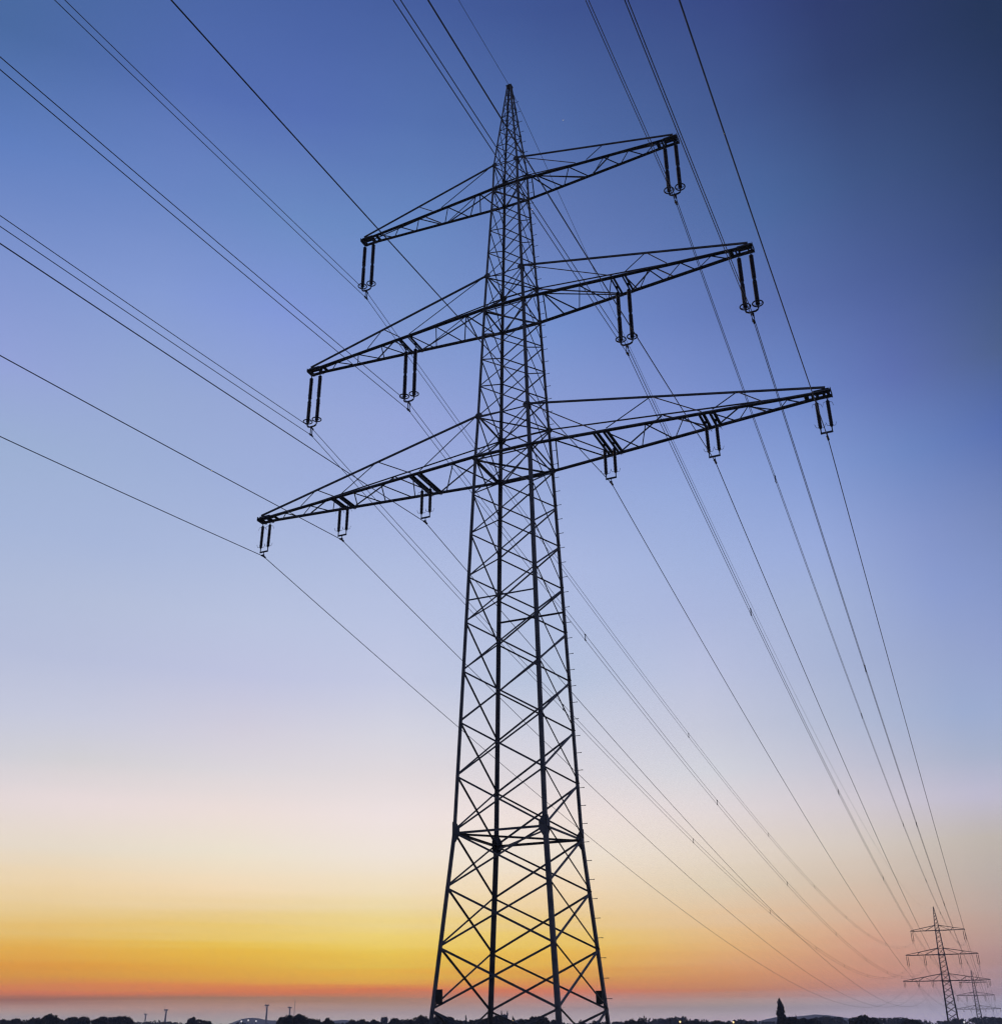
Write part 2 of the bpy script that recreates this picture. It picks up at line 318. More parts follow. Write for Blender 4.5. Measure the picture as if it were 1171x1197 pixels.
def make_pylon(th=1.0):
    root = thing('transmission_pylon', 'PYLON', 'pylon', group='lattice pylons of the power line')
    TH[0] = th
    corners = [(-1, -1), (1, -1), (1, 1), (-1, 1)]
    for sx, sy in corners:
        m = MB()
        for (z0, w0), (z1, w1) in zip(KNOTS[:-1], KNOTS[1:]):
            a = leg_size((z0 + z1) / 2)
            m.angle(Z(sx * w0, sy * w0, z0), Z(sx * w1, sy * w1, z1), a, .022, (-sx, 0, 0), (0, -sy, 0))
        leg = m.build('leg', STEEL, root)
        for z, sc in [(0, 0), (17.98, .34), (20.37, .40), (27.09, .30), (29.34, .36), (35.67, .26), (37.49, .32)]:
            w = half(z)
            out = [(x * sc, y * sc) for x, y in HEX]
            sh = .10
            if z == 0: out = [(-.05, -.44), (.09, -.44), (.27, -.16), (.27, .14), (.09, .40), (-.05, .40)]; sh = .02
            MB().plate(Z(sx * (w - sh if z else w - .06), sy * (w + .004), z), (-sx, 0, 0), (0, 0, 1), (0, sy, 0), out, .014).build('gusset_plate', STEEL, leg)
            MB().plate(Z(sx * (w + .006), sy * (w - sh if z else w - .06), z), (0, -sy, 0), (0, 0, 1), (sx, 0, 0), out, .014).build('gusset_plate', STEEL, leg)
        ft = MB(); ft.lathe([(.62, -.9), (.62, .05), (.42, .32), (.40, .42)], 20, Z(sx * 2.885, sy * 2.885, -9.0))
        ft.build('footing', CONCRETE, root, True)
    # crossed bracing of the four faces, each face one lattice
    faces = [((-1, -1), (1, -1), (0, -1, 0)), ((1, -1), (1, 1), (1, 0, 0)), ((1, 1), (-1, 1), (0, 1, 0)), ((-1, 1), (-1, -1), (-1, 0, 0))]
    for c0, c1, n in faces:
        m = MB(); n = Vector(n)
        for z0, z1 in zip(LEVELS[:-1], LEVELS[1:]):
            s = brace_size((z0 + z1) / 2)
            w0, w1 = half(z0), half(z1)
            e = .10 if z0 < 30 else .05
            for k, (za, ca, zb, cb) in enumerate([(z0, c0, z1, c1), (z0, c1, z1, c0)]):
                wa, wb = half(za), half(zb)
                pa, pb = Z(ca[0] * wa, ca[1] * wa, za), Z(cb[0] * wb, cb[1] * wb, zb)
                d = (pb - pa).normalized(); o = n * (.012 if k else -.030)
                up = d.cross(n)
                m.angle(pa + d * e + o - up * s / 2, pb - d * e + o - up * s / 2, s, .009, up, n * (1 if k else -1), s * .7)
        hz = [(0, .10), (17.9, .08), (20.37, .075), (27.02, .07), (29.34, .065), (35.6, .06), (37.49, .06)]
        if n.y: hz.append((10.43, .075))
        for z, s in hz:
            w = half(z); pa, pb = Z(c0[0] * w, c0[1] * w, z), Z(c1[0] * w, c1[1] * w, z)
            d = (pb - pa).normalized()
            m.angle(pa + d * .06 - n * .055, pb - d * .06 - n * .055, s, .010, (0, 0, -1), -n)
        m.build('lattice_bracing', STEEL, root)
    for z, s in [(0, .08), (17.9, .075), (27.02, .07), (35.6, .06), (20.37, .055), (29.34, .05)]:
        w = half(z) - .12
        MB().angle(Z(-w, -w, z - .05), Z(w, w, z - .05), s, .009, (0, 0, -1), (1, -1, 0)).build('diaphragm_brace', STEEL, root)
        MB().angle(Z(w, -w, z - .17), Z(-w, w, z - .17), s, .009, (0, 0, -1), (1, 1, 0)).build('diaphragm_brace', STEEL, root)
    m = MB(); m.box(Z(0, 0, 44.27), .17, .17, .03); m.prism([Z(-.03, -.1, 44.29), Z(.03, -.1, 44.29), Z(.03, .1, 44.29), Z(-.03, .1, 44.29)], [Z(-.03, -.1, 44.42), Z(.03, -.1, 44.42), Z(.03, .1, 44.42), Z(-.03, .1, 44.42)])
    m.build('peak_cap', STEEL, root)
    # step bolts up the back right leg
    z = -6.3
    bolt = None
    while z < 43.2:
        w = half(z)
        if bolt is None:
            b = MB(); b.tube([(0, 0, 0), (.22, 0, 0)], .014, 6); b.tube([(.215, 0, 0), (.24, 0, 0)], .024, 6)
            bolt = b.build('step_bolt', STEEL, root); o = bolt
        else:
            o = bolt.copy(); col.objects.link(o); o.parent = root
        o.location = Z(w + .004, w - .07, z)
        z += .77
    # climbing guard boxes low on two legs
    for sx, sy in ((-1, -1), (1, 1)):
        w = half(-6.25)
        m = MB(); m.box(Z(sx * (w - .33), sy * (w + .02), -6.25), .13, .035, .26)
        m.box(Z(sx * (w - .33), sy * (w + .06), -6.25), .115, .008, .24)
        m.build('number_plate', PLATE, root)
    # crossarms
    for A in arm_spec():
        A['chord'] *= 1 + (th - 1) * .6; A['ten'] *= th
        zc, zt, LN = A['zc'], A['zt'], A['L']; wc, wt = half(zc), half(zt)
        def chord_pt(x, sy, s, dz=0.0):
            y = wc + .012 if x <= wc else interp(x, [wc, LN - .45], [wc + .012, .26])
            return Z(s * x, sy * y, zc + dz)
        for s in (-1, 1):
            arm = bpy.data.objects.new('crossarm', None); col.objects.link(arm); arm.parent = root
            for sy in (-1, 1):
                m = MB(); a = A['chord']
                stops = [0.0, wc, LN - .45, LN + .45]
                pts = [chord_pt(x, sy, s) for x in stops]
                for p, q in zip(pts[:-1], pts[1:]):
                    m.angle(p, q, a, .016, (0, -sy, 0), (0, 0, 1), a * 1.05)
                    m.angle(p + Vector((0, sy * .024, 0)), q + Vector((0, sy * .024, 0)), a * .6, .012, (0, sy, 0), (0, 0, 1), a * .8)
                m.build('chord', STEEL, arm)
                m = MB(); e = A['ten']
                tp0, tp1 = Z(s * (wt - .03), sy * (wt + .02), zt), Z(s * (LN + .25), sy * .25, zc + .20)
                m.angle(tp0, tp1, e, .010, (0, 0, 1), (0, -sy, 0))
                m.build('tension_member', STEEL, arm)
                # upright web between chord and tension member
                m = MB()
                def ten_pt(x):
                    f = (x - wt) / (LN + .25 - wt); return tp0.lerp(tp1, f)
                top = tp0.copy(); beams = A['beams'] or [4.5]
                seq = []
                for i, bx in enumerate(beams):
                    seq.append((top, chord_pt(bx - A['off'], sy, s, .1)))
                    tx = ten_pt(A['T'][i]); seq.append((chord_pt(bx + A['off'], sy, s, .1), tx)); top = tx
                if len(beams) == len(A['T']) and LN > 10: seq.append((top, chord_pt(A['T'][-1] + 1.0, sy, s, .1)))
                for p, q in seq:
                    d = (q - p).normalized()
                    m.angle(p + d * .04, q - d * .02, .055 * th, .008, (0, sy, 0), (0, 0, 1))
                m.build('web_bracing', STEEL, arm)
            m = MB()
            for i, (xf, xb) in enumerate(A['Z']):
                p, q = chord_pt(xf, -1, s), chord_pt(xb, 1, s); d = (q - p).normalized()
                sz = (.06 if i < 3 else .05) * th
                dz = -.014 if i % 2 else -.024
                m.angle(p + Vector((0, .03, dz)), q + Vector((0, -.03, dz)), sz, .008, (1, 0, 0), (0, 0, -1), sz * .8)
            m.build('floor_bracing', STEEL, arm)
            wide = .13 if LN > 14 else .085
            for bx in A['beams'] + [LN]:
                for o in (-A['off'], A['off']):
                    m = MB()
                    y0, y1 = chord_pt(bx + o, -1, s).y, chord_pt(bx + o, 1, s).y
                    for k in (-1, 1):
                        m.angle(Z(s * (bx + o) + k * .035, y0 - .02, zc - .03), Z(s * (bx + o) + k * .035, y1 + .02, zc - .03), wide, .012, (k, 0, 0), (0, 0, -1), .08)
                    if bx != LN: m.box(Z(s * (bx + o), 0, zc - .04), .05, .10, .012)
                    m.build('hanger_beam', STEEL, arm)
            m = MB(); m.box(Z(s * (LN + .46), 0, zc + .05), .014, .29, .12); m.box(Z(s * (LN + .05), 0, zc + .185), .34, .22, .01)
            m.box(Z(s * (LN - .62), 0, zc + .02), .10, .27, .012)
            m.build('end_plate', STEEL, arm)
    return root

pylon = make_pylon()
P2 = (-10.30, 422.01, -10.71)
P3 = (-20.05, 874.03, -15.75)
pylon['label'] = 'tall dark lattice pylon filling the middle of the photo'
# same pylons farther along the line, bars thickened to look darker at distance
for heavy, place, words in ((1.9, P2, 'nearer and taller of the two small distant pylons at right'),
                            (2.6, P3, 'farthest and smallest pylon, half hidden behind the nearer distant pylon')):
    far = make_pylon(heavy)
    for ch in list(far.children):
        if ch.name.split('.')[0] in ('step_bolt', 'footing'): bpy.data.objects.remove(ch)
    far.location = place; far['label'] = words

# ------------------------------------------------------------------ insulator sets
def sheds(r_core, r_shed, z0, z1, n):
    pr = [(r_core * .9, z0)]
    for i in range(n):
        a = z0 + (z1 - z0) * (i + .15) / n; b = z0 + (z1 - z0) * (i + .75) / n
        pr += [(r_core, a), (r_shed, a + (b - a) * .45), (r_shed * .96, a + (b - a) * .6), (r_core, b)]
    pr.append((r_core * .9, z1))
    return pr
def make_big_set():
    r = thing('insulator_set', 'SET', 'insulator', group='long double insulators with rings')
    for s in (-1, 1):
        x = s * .30
        st = MB()
        st.lathe(sheds(.094, .114, -.40, -1.82, 16), 10, (x, 0, 0)); st.lathe(sheds(.094, .114, -1.98, -3.38, 16), 10, (x, 0, 0))
        st = st.build('insulator_string', PORCELAIN, r)
        f = MB(); f.lathe([(.028, -.06), (.028, -.34), (.05, -.36), (.075, -.44), (.05, -.46)], 10, (x, 0, 0)); f.build('end_cap', FITTING, st)
        f = MB(); f.lathe([(.06, -1.78), (.092, -1.82), (.082, -1.86), (.082, -1.94), (.092, -1.98), (.06, -2.02)], 10, (x, 0, 0)); f.build('joint_cap', FITTING, st)
        f = MB(); f.lathe([(.05, -3.34), (.075, -3.40), (.045, -3.46), (.03, -3.62)], 10, (x, 0, 0)); f.build('end_cap', FITTING, st)
        for zz, k in ((-.50, -.07), (-1.70, .07), (-2.10, -.07)):
            f = MB(); f.tube([(x, -.20, zz + k), (x, -.15, zz), (x, .15, zz), (x, .20, zz + k)], .011, 5); f.build('arcing_horn', FITTING, st)
        g_ = MB(); g_.torus((x, 0, -3.32), .25, .033, 28, 8)
        g_.tube([(x - .25, 0, -3.32), (x - .05, 0, -3.42)], .014, 6); g_.tube([(x + .25, 0, -3.32), (x + .05, 0, -3.42)], .014, 6)
        g_.build('grading_ring', FITTING, r, True)
    y = MB(); y.tube([(-.31, 0, -3.56), (-.27, 0, -3.66), (-.16, 0, -3.72), (.16, 0, -3.72), (.27, 0, -3.66), (.31, 0, -3.56)], .048, 8)
    y.build('yoke', FITTING, r, True)
    c = MB(); c.tube([(0, 0, -3.70), (0, 0, -3.84)], .03, 6)
    for k in (-1, 1): c.box((k * .055, 0, -4.05), .012, .028, .25)
    for zz in (-3.82, -4.276): c.tube([(0, -.16, zz - .012), (0, -.08, zz + .008), (0, .08, zz + .008), (0, .16, zz - .012)], .047, 8)
    c.build('suspension_clamp', FITTING, r)
    return r
def make_small_set():
    r = thing('insulator_set', 'SET', 'insulator', group='short double insulators of the bottom crossarms')
    for s in (-1, 1):
        x = s * .24
        st = MB(); st.lathe(sheds(.070, .092, -.34, -1.62, 16), 10, (x, 0, 0))
        st = st.build('insulator_string', PORCELAIN, r)
        f = MB(); f.lathe([(.024, -.06), (.024, -.28), (.045, -.30), (.06, -.35), (.04, -.38)], 10, (x, 0, 0)); f.build('end_cap', FITTING, st)
        f = MB(); f.lathe([(.04, -1.60), (.06, -1.65), (.028, -1.70), (.026, -1.90)], 10, (x, 0, 0)); f.build('end_cap', FITTING, st)
        for zz, k in ((-.37, -1), (-1.64, 1)):
            h = MB(); h.tube([(x - .22, -.07, zz + k * .20), (x - .17, -.05, zz + k * .04), (x, 0, zz), (x + .17, .05, zz + k * .04), (x + .22, .07, zz + k * .20)], .011, 5)
            h.build('arcing_horn', FITTING, st)
    y = MB(); y.box((0, 0, -1.91), .27, .014, .045); y.build('yoke', FITTING, r)
    c = MB(); c.tube([(0, 0, -1.90), (0, 0, -2.12)], .022, 6)
    c.tube([(0, -.17, -2.195), (0, -.08, -2.175), (0, .08, -2.175), (0, .17, -2.195)], .05, 8); c.box((0, 0, -2.12), .03, .05, .05)
    c.build('suspension_clamp', FITTING, r)
    return r
big, small = make_big_set(), make_small_set()
first = {'big': True, 'small': True}
POS = [  # key, x, chord z, kind, words
    ('top', -9.42, 35.67, 'big', 'left end of the top crossarm'), ('top', 9.42, 35.67, 'big', 'right end of the top crossarm'),
    ('mid', -12.53, 27.09, 'big', 'left end of the middle crossarm'), ('mid', -6.236, 27.09, 'big', 'left middle crossarm halfway along'),
    ('mid', 6.236, 27.09, 'big', 'right middle crossarm halfway along'), ('mid', 12.53, 27.09, 'big', 'right end of the middle crossarm'),
    ('low', -15.0, 17.98, 'small', 'left end of the bottom crossarm'), ('low', -9.99, 17.98, 'small', 'left bottom crossarm, middle of three'),
    ('low', -5.0, 17.98, 'small', 'left bottom crossarm next to the mast'), ('low', 5.0, 17.98, 'small', 'right bottom crossarm next to the mast'),
    ('low', 9.99, 17.98, 'small', 'right bottom crossarm, middle of three'), ('low', 15.0, 17.98, 'small', 'right end of the bottom crossarm')]
WHO = [((0, 0, 0), 'of big pylon'), (P2, 'of nearer distant pylon'), (P3, 'of farthest pylon')]
for off, who in WHO:
    for key, x, zc, kind, words in POS:
        loc = (off[0] + x, off[1], off[2] + zc + BASE)
        lab = ('long ringed ' if kind == 'big' else 'short ') + 'double insulator, ' + words + ' ' + who
        if first[kind]:
            o = big if kind == 'big' else small
            o.location = loc; o['label'] = lab; first[kind] = False
        else:
            copy_tree(big if kind == 'big' else small, loc, lab)

# ------------------------------------------------------------------ conductors
P0 = (9.13, -392.25, 9.37)
SAG = [(13.31, 13.31, 14.6), (13.15, 14.65, 15.0)]
def span_pts(a, b, sag, n):
    a, b = Vector(a), Vector(b); out = []
    for i in range(n + 1):
        t = i / n; p = a.lerp(b, t); p.z -= 4 * sag * t * (1 - t); out.append(p)
    return out
def line_pts(x, z, sag):
    nodes = [P0, (0, 0, 0), P2, P3]
    pts = []
    for k in range(3):
        a, b = nodes[k], nodes[k + 1]
        s = span_pts((a[0] + x, a[1], a[2] + z), (b[0] + x, b[1], b[2] + z), sag[k], (72, 72, 28)[k])
        pts += s if k == 0 else s[1:]
    return pts
RW = 0.0195
for key, x, zc, kind, words in POS:
    zz = zc + BASE
    if kind == 'small':
        m = MB(); m.tube(line_pts(x, zz - 2.182, SAG[0]), RW, 6)
        o = m.build('conductor', WIRE, smooth=True)
        tag(o, 'single wire under ' + words + ' of big pylon', 'power line', 'single wires of the bottom level')
    else:
        r = thing('conductor_bundle', 'wire pair under ' + words + ' of big pylon', 'power line', (0, 0, 0), 'paired wires of the upper levels')
        lo, hi = line_pts(x, zz - 4.276, SAG[0]), line_pts(x, zz - 3.82, SAG[0])
        for q in (lo, hi):
            MB().tube(q, RW * .92, 6).build('wire', WIRE, r, True)
        sp = None
        t = 24.0 + (abs(x) * 7.3 + zc) % 17
        while t < 420:
            f = t / 422.0
            c = Vector((x, 0, zz - 4.276)).lerp(Vector((P2[0] + x, P2[1], P2[2] + zz - 4.276)), f); c.z -= 4 * SAG[0][1] * f * (1 - f)
            if sp is None:
                m = MB(); m.box((0, 0, .228), .026, .026, .21)
                for e in (0, .456): m.tube([(0, -.13, e), (0, .13, e)], .042, 6)
                sp = m.build('spacer', FITTING, r); o = sp
            else:
                o = sp.copy(); col.objects.link(o); o.parent = r
            o.location = c
            t += 38 + (t * 1.7) % 9
m = MB(); m.tube(line_pts(0, 44.28 + BASE + .05, SAG[1]), RW * .72, 6)
tag(m.build('earth_wire', WIRE, smooth=True), 'thin topmost wire running over the very peak of the pylon', 'power line')

# ------------------------------------------------------------------ trees
def leaf_quads(m, lumps, n, size, rng):
    for _ in range(n):
        cx, cy, cz, rx, rz = rng.choice(lumps)
        while True:
            a = Vector((rng.uniform(-1, 1), rng.uniform(-1, 1), rng.uniform(-1, 1)))
            if .2 < a.length < 1: break
        a = a.normalized() * (a.length ** .45)
        c = Vector((cx + a.x * rx, cy + a.y * rx, cz + a.z * rz))
        u = Vector((rng.uniform(-1, 1), rng.uniform(-1, 1), rng.uniform(-1, 1))).normalized()
        v = u.cross(Vector((rng.uniform(-1, 1), rng.uniform(-1, 1), rng.uniform(-1, 1)))).normalized()
        s = size * rng.uniform(.5, 1.3)
        m.add([c - u * s, c + v * s * .6, c + u * s, c - v * s * .6], [(0, 1, 2, 3)])
def tree_meshes(kind, seed):
    rng = random.Random(seed); tr = MB(); cr = MB()
    if kind == 'poplar':
        tr.tube([(0, 0, 0), (0, 0, .5), (.01, 0, .95)], [.09, .05, .01], 8)
        lumps = []
        for i in range(46):
            z = .1 + .88 * i / 45
            w = .40 * (1 - max(0, (z - .42)) / .60) ** .8 * min(1, (z + .05) / .22) + .03
            lumps.append((rng.uniform(-.35, .35) * w, rng.uniform(-.35, .35) * w, z, w * rng.uniform(.62, 1.0), .055))
        leaf_quads(cr, lumps, 4200, .045, rng)
    elif kind == 'conifer':
        tr.tube([(0, 0, 0), (0, 0, .97)], [.07, .008], 7)
        lumps = [(rng.uniform(-.05, .05), rng.uniform(-.05, .05), .08 + .9 * i / 24, .5 * (1 - i / 25.0) ** .9 + .02, .035) for i in range(25)]
        leaf_quads(cr, lumps, 1300, .06, rng)
    elif kind == 'lollipop':
        tr.tube([(0, 0, 0), (0, 0, .6), (.02, 0, .9)], [.10, .07, .02], 7)
        lumps = [(rng.uniform(-.22, .22), rng.uniform(-.22, .22), rng.uniform(.84, .93), .26, .055) for _ in range(9)]
        leaf_quads(cr, lumps, 1300, .06, rng)
    else:
        sparse = kind == 'spiky'
        tr.tube([(0, 0, 0), (.01, .01, .3), (0, .02, .62)], [.045, .035, .016], 8)
        lumps = []
        nl = 15
        for i in range(nl):
            a = rng.uniform(0, 6.283); q = rng.uniform(.05, .34) if i else 0
            z = rng.uniform(.42, .70)
            if not sparse and i < 9:
                q = (0, .16, .2, .26, .3, .34, .36, .1, .38)[i] * rng.uniform(.85, 1.1); z = .895 - .15 * (q / .42) ** 4 - rng.uniform(0, .035)
            if sparse: z = rng.uniform(.42, .88) if i else .86; q *= 1.15 - .8 * max(0, z - .62)
            lumps.append((q * math.cos(a), q * math.sin(a), z, rng.uniform(.07, .13) if sparse else rng.uniform(.13, .20), rng.uniform(.07, .10) if sparse else rng.uniform(.075, .11)))
            tr.tube([(.005, .01, .25 + .02 * i), (q * math.cos(a) * .5, q * math.sin(a) * .5, z - .12), (q * math.cos(a), q * math.sin(a), z)], [.016, .009, .003], 5)
            if sparse:
                tr.tube([(q * math.cos(a) * .8, q * math.sin(a) * .8, z - .05), (q * math.cos(a) * 1.3, q * math.sin(a) * 1.3, z + .11)], [.006, .002], 4)
        leaf_quads(cr, lumps, 620 if sparse else 3000, .038 if sparse else .034, rng)
    return tr, cr
protos = {}
def tree(kind, x, y, z, h, w, label, i):
    key = (kind, i % 6 if kind == 'broad' else i % 2)
    t = thing('poplar_tree' if kind == 'poplar' else 'conifer_tree' if kind == 'conifer' else 'broadleaf_tree', label, 'tree', (x, y, z), 'trees along the horizon', (i * 2.4) % 6.28)
    t.scale = (w, w, h)
    if key not in protos:
        tr, cr = tree_meshes(kind, len(kind) * 31 + key[1])
        protos[key] = (tr.build('trunk', BARK, t), cr.build('crown', LEAF_HAZED if kind == 'lollipop' else LEAF, t))
    else:
        for s in protos[key]:
            c = s.copy(); col.objects.link(c); c.parent = t
TREES = [
    ('broad', -366.0, 307.7, -11.3, 17.3, 7.2, 'low dark tree cut by the left edge of the photo'),
    ('broad', -392.1, 338.4, -11.8, 18.4, 8.7, 'low rounded tree second from the left edge'),
    ('broad', -344.5, 301.5, -11.1, 17.4, 8.5, 'wide low tree directly left of the domed tree near the left edge'),
    ('broad', -290.0, 257.2, -9.7, 16.5, 6.6, 'domed dark tree standing highest of the treetops near the left edge'),
    ('broad', -313.9, 289.9, -10.8, 17.2, 8.0, 'broad tree touching the right side of the tallest domed tree on the left'),
    ('broad', -296.3, 279.2, -10.3, 16.7, 7.0, 'round tree left of the gap in the treetops on the far left'),
    ('broad', -291.4, 283.9, -10.3, 16.6, 7.7, 'round tree right of the gap in the treetops on the far left'),
    ('broad', -301.1, 302.2, -10.8, 17.4, 8.0, 'flat topped broad tree, second right of the far left gap'),
    ('broad', -305.0, 312.3, -10.9, 17.2, 4.1, 'small narrow tree closing the leftmost clump on its right'),
    ('broad', -286.4, 328.3, -10.9, 17.0, 5.9, 'lone round tree on the low horizon right of the thin turbine pole'),
    ('broad', -307.6, 362.7, -11.3, 16.7, 6.4, 'low bush-like tree beside the lone round tree on the left horizon'),
    ('broad', -212.5, 284.2, -8.7, 14.3, 5.6, 'dark tree at the foot of the left turbine of the pair, left in its clump'),
    ('broad', -203.3, 278.4, -8.4, 14.5, 7.5, 'tallest dome of the dark clump below the two turbines'),
    ('broad', -221.5, 314.4, -9.6, 14.7, 6.0, 'lower tree at the right end of the clump below the two turbines'),
    ('broad', -216.4, 317.8, -9.6, 14.8, 4.0, 'small round tree standing apart, first right of the turbine clump'),
    ('broad', -235.7, 364.8, -10.8, 15.7, 5.6, "low tree halfway between the turbine clump and the pylon's left leg"),
    ('broad', -226.5, 358.7, -10.7, 15.8, 5.8, 'low tree just left of the pale lollipop tree'),
    ('lollipop', -386.7, 647.5, -14.4, 22.9, 5.6, 'pale lollipop-shaped tree with thin trunk left of the pylon'),
    ('broad', -222.6, 361.1, -10.7, 15.6, 6.2, 'squat tree right in front of the pale lollipop tree'),
    ('broad', -205.1, 348.1, -10.2, 15.4, 6.3, 'rounded tree right of the pale lollipop tree'),
    ('broad', -206.4, 358.9, -10.5, 15.3, 6.0, "low tree in the dip before the pylon's leftmost leg"),
    ('broad', -173.2, 308.7, -8.7, 14.3, 5.6, "high dark tree directly left of the pylon's leftmost leg"),
    ('broad', -168.3, 311.4, -8.7, 14.4, 5.6, "high dark tree directly right of the pylon's leftmost leg"),
    ('broad', -169.1, 322.2, -9.0, 14.4, 7.3, "broad tree between the pylon's two left legs, second from the left leg"),
    ('conifer', -190.7, 378.5, -10.7, 16.1, 2.5, "tiny pointed conifer between the pylon's two left legs"),
    ('broad', -173.4, 353.6, -9.9, 14.5, 6.8, "low tree left of the pylon's second leg"),
    ('broad', -145.9, 311.3, -8.4, 13.6, 8.4, "dark tree below the grey square tower behind the pylon's second leg"),
    ('conifer', -157.2, 350.1, -9.6, 14.3, 2.7, 'small pointed conifer beside the yellow lamp between the middle legs'),
    ('broad', -153.8, 351.6, -9.6, 14.2, 6.3, 'low sloping tree left in the clump between the middle legs'),
    ('broad', -141.2, 335.3, -9.0, 14.4, 8.2, "tallest rounded tree between the pylon's two middle legs"),
    ('broad', -148.0, 364.9, -9.9, 14.1, 7.1, "low tree left of the pylon's nearest leg"),
    ('spiky', -130.8, 350.2, -9.3, 14.0, 5.8, 'ragged bush-like tree over the bright lamp between the two right legs'),
    ('broad', -142.2, 399.3, -10.7, 14.6, 5.8, "low tree at the foot of the pylon's rightmost leg"),
    ('broad', -117.0, 365.7, -9.6, 13.5, 6.6, 'dense low tree under the ragged thin trees right of the pylon'),
    ('spiky', -116.2, 366.0, -9.6, 14.7, 3.0, 'small ragged tree left of the taller ragged one right of the pylon'),
    ('spiky', -110.7, 362.6, -9.4, 15.2, 6.6, 'ragged open tree with spread branches right of the pylon'),
    ('conifer', -117.5, 418.0, -10.8, 14.7, 2.6, 'tiny conifer left of the lamp on the low right horizon'),
    ('broad', -108.4, 420.6, -10.8, 14.6, 10.4, 'wide low tree right of the lamp on the low right horizon'),
    ('broad', -102.5, 432.5, -11.0, 14.7, 9.5, 'flat low tree in the middle of the low right horizon'),
    ('broad', -92.8, 445.1, -11.1, 14.3, 6.2, 'very low tree left of the tall poplar'),
    ('poplar', -59.2, 350.1, -8.7, 17.6, 4.0, 'tall dark columnar poplar standing alone above the right horizon'),
    ('broad', -56.0, 350.7, -8.7, 13.2, 7.7, 'round dark tree at the right foot of the tall poplar'),
    ('broad', -53.2, 361.3, -9.0, 13.0, 7.3, 'dark tree in front of the blue hill, second right of the poplar'),
    ('broad', -56.3, 401.4, -10.2, 13.4, 4.9, "small low tree before the blue hill's middle"),
    ('conifer', -55.4, 355.9, -8.9, 13.5, 0.9, 'thin pointed treetop rising from the trees right of the poplar'),
    ('broad', -33.1, 354.3, -8.8, 13.4, 8.3, 'domed dark tree at the right end of the blue hill'),
    ('broad', -22.5, 385.7, -9.7, 13.1, 7.6, 'domed dark tree left of the nearer distant pylon'),
]
for i, (kind, x, y, z, h, w, lab) in enumerate(TREES):
    tree(kind, x, y, z, h, w * {'broad': 1.28, 'poplar': 1.55}.get(kind, 1.15), lab, i)

# far wood that reads as one dark belt
rng = random.Random(3)
m = MB(); a, b = Vector(((-871.4, 686.0, 9.7))), Vector(((43.3, 1107.4, 3.6)))
for i in range(520):
    t = rng.random(); d = rng.uniform(-260, 260)
    p = a.lerp(b, t); n = Vector((p.x - 18.5, p.y + 42.3, 0)).normalized()
    p = p + n * d; gz = ground_z(math.hypot(p.x, p.y))
    D = math.hypot(p.x - 18.5, p.y + 42.3)
    top = 1.69 + D * (.0034 + .0012 * math.sin(t * 41) + .0009 * math.sin(t * 97 + 1) + rng.uniform(-.0012, .0008))
    h = top - gz
    R = rng.uniform(3.5, 7.5)
    for _ in range(70):
        q = Vector((rng.gauss(0, .5), rng.gauss(0, .5), 0))
        zz = gz + h * (1 - abs(rng.gauss(0, .28)))
        c = Vector((p.x + q.x * R, p.y + q.y * R, min(zz, gz + h)))
        u = Vector((rng.uniform(-1, 1), rng.uniform(-1, 1), rng.uniform(-1, 1))).normalized()
        v = u.cross(Vector((rng.uniform(-1, 1), rng.uniform(-1, 1), .3))).normalized()
        s = rng.uniform(.6, 1.9)
        m.add([c - u * s, c + v * s * .7, c + u * s, c - v * s * .7], [(0, 1, 2, 3)])
tag(m.build('distant_wood', WOODS), 'low dark belt of distant woodland along the whole horizon', 'woodland', kind='stuff')

# ------------------------------------------------------------------ wind turbines, mast, tower, lamps, aircraft
def turbine(x, y, z, hub, ang, label):
    t = thing('wind_turbine', label, 'wind turbine', (x, y, z), 'wind turbines on the left horizon', math.radians(-38))
    m = MB(); m.lathe([(2.4, 0), (2.1, hub * .4), (1.4, hub - 1)], 14); m.build('tower', DARKPAINT, t, True)
    m = MB(); m.box((0, .4, hub), 1.4, 3.2, 1.2); m.build('nacelle', DARKPAINT, t)
    m = MB(); m.lathe([(.1, -1.3), (1.2, -.8), (1.5, 0), (1.5, .9)], 12); h = m.build('hub', DARKPAINT, t, True)
    h.rotation_euler = (-math.pi / 2, 0, 0); h.location = (0, -3.6, hub)
    for k in range(3):
        a = math.radians(ang + 120 * k); d = Vector((math.sin(a), 0, math.cos(a))); s = Vector((math.cos(a), 0, -math.sin(a)))
        m = MB(); o = Vector((0, -3.6, hub))
        sec = [(1.2, .45), (3, .75), (7, .5), (11, .3), (15, .1)]
        vs_ = []
        for r, w in sec:
            c = o + d * r
            vs_ += [c - s * w, c + Vector((0, -.25 * w, 0)), c + s * w, c + Vector((0, .25 * w, 0))]
        fs = [(4 * i + j, 4 * i + (j + 1) % 4, 4 * i + 4 + (j + 1) % 4, 4 * i + 4 + j) for i in range(4) for j in range(4)]
        m.add(vs_, fs + [(0, 1, 2, 3), (19, 18, 17, 16)]); m.build('blade', DARKPAINT, t)
for a_ in [(-1395.1, 1897.1, -19.4, 63.4, 20, 'left of the two wind turbines standing close together left of the pylon'), (-1472.6, 2087.5, -19.6, 62.4, 75, 'wind turbine rising behind the dark clump, right of the pair'), (-1613.5, 1851.4, -19.5, 56.8, 8, 'wind turbine with a thin leaning-looking pole on the far left horizon'), (-2108.6, 2348.4, -20.0, 57.3, 50, 'faintest wind turbine, leftmost of all, small above the treetops')]: turbine(*a_)

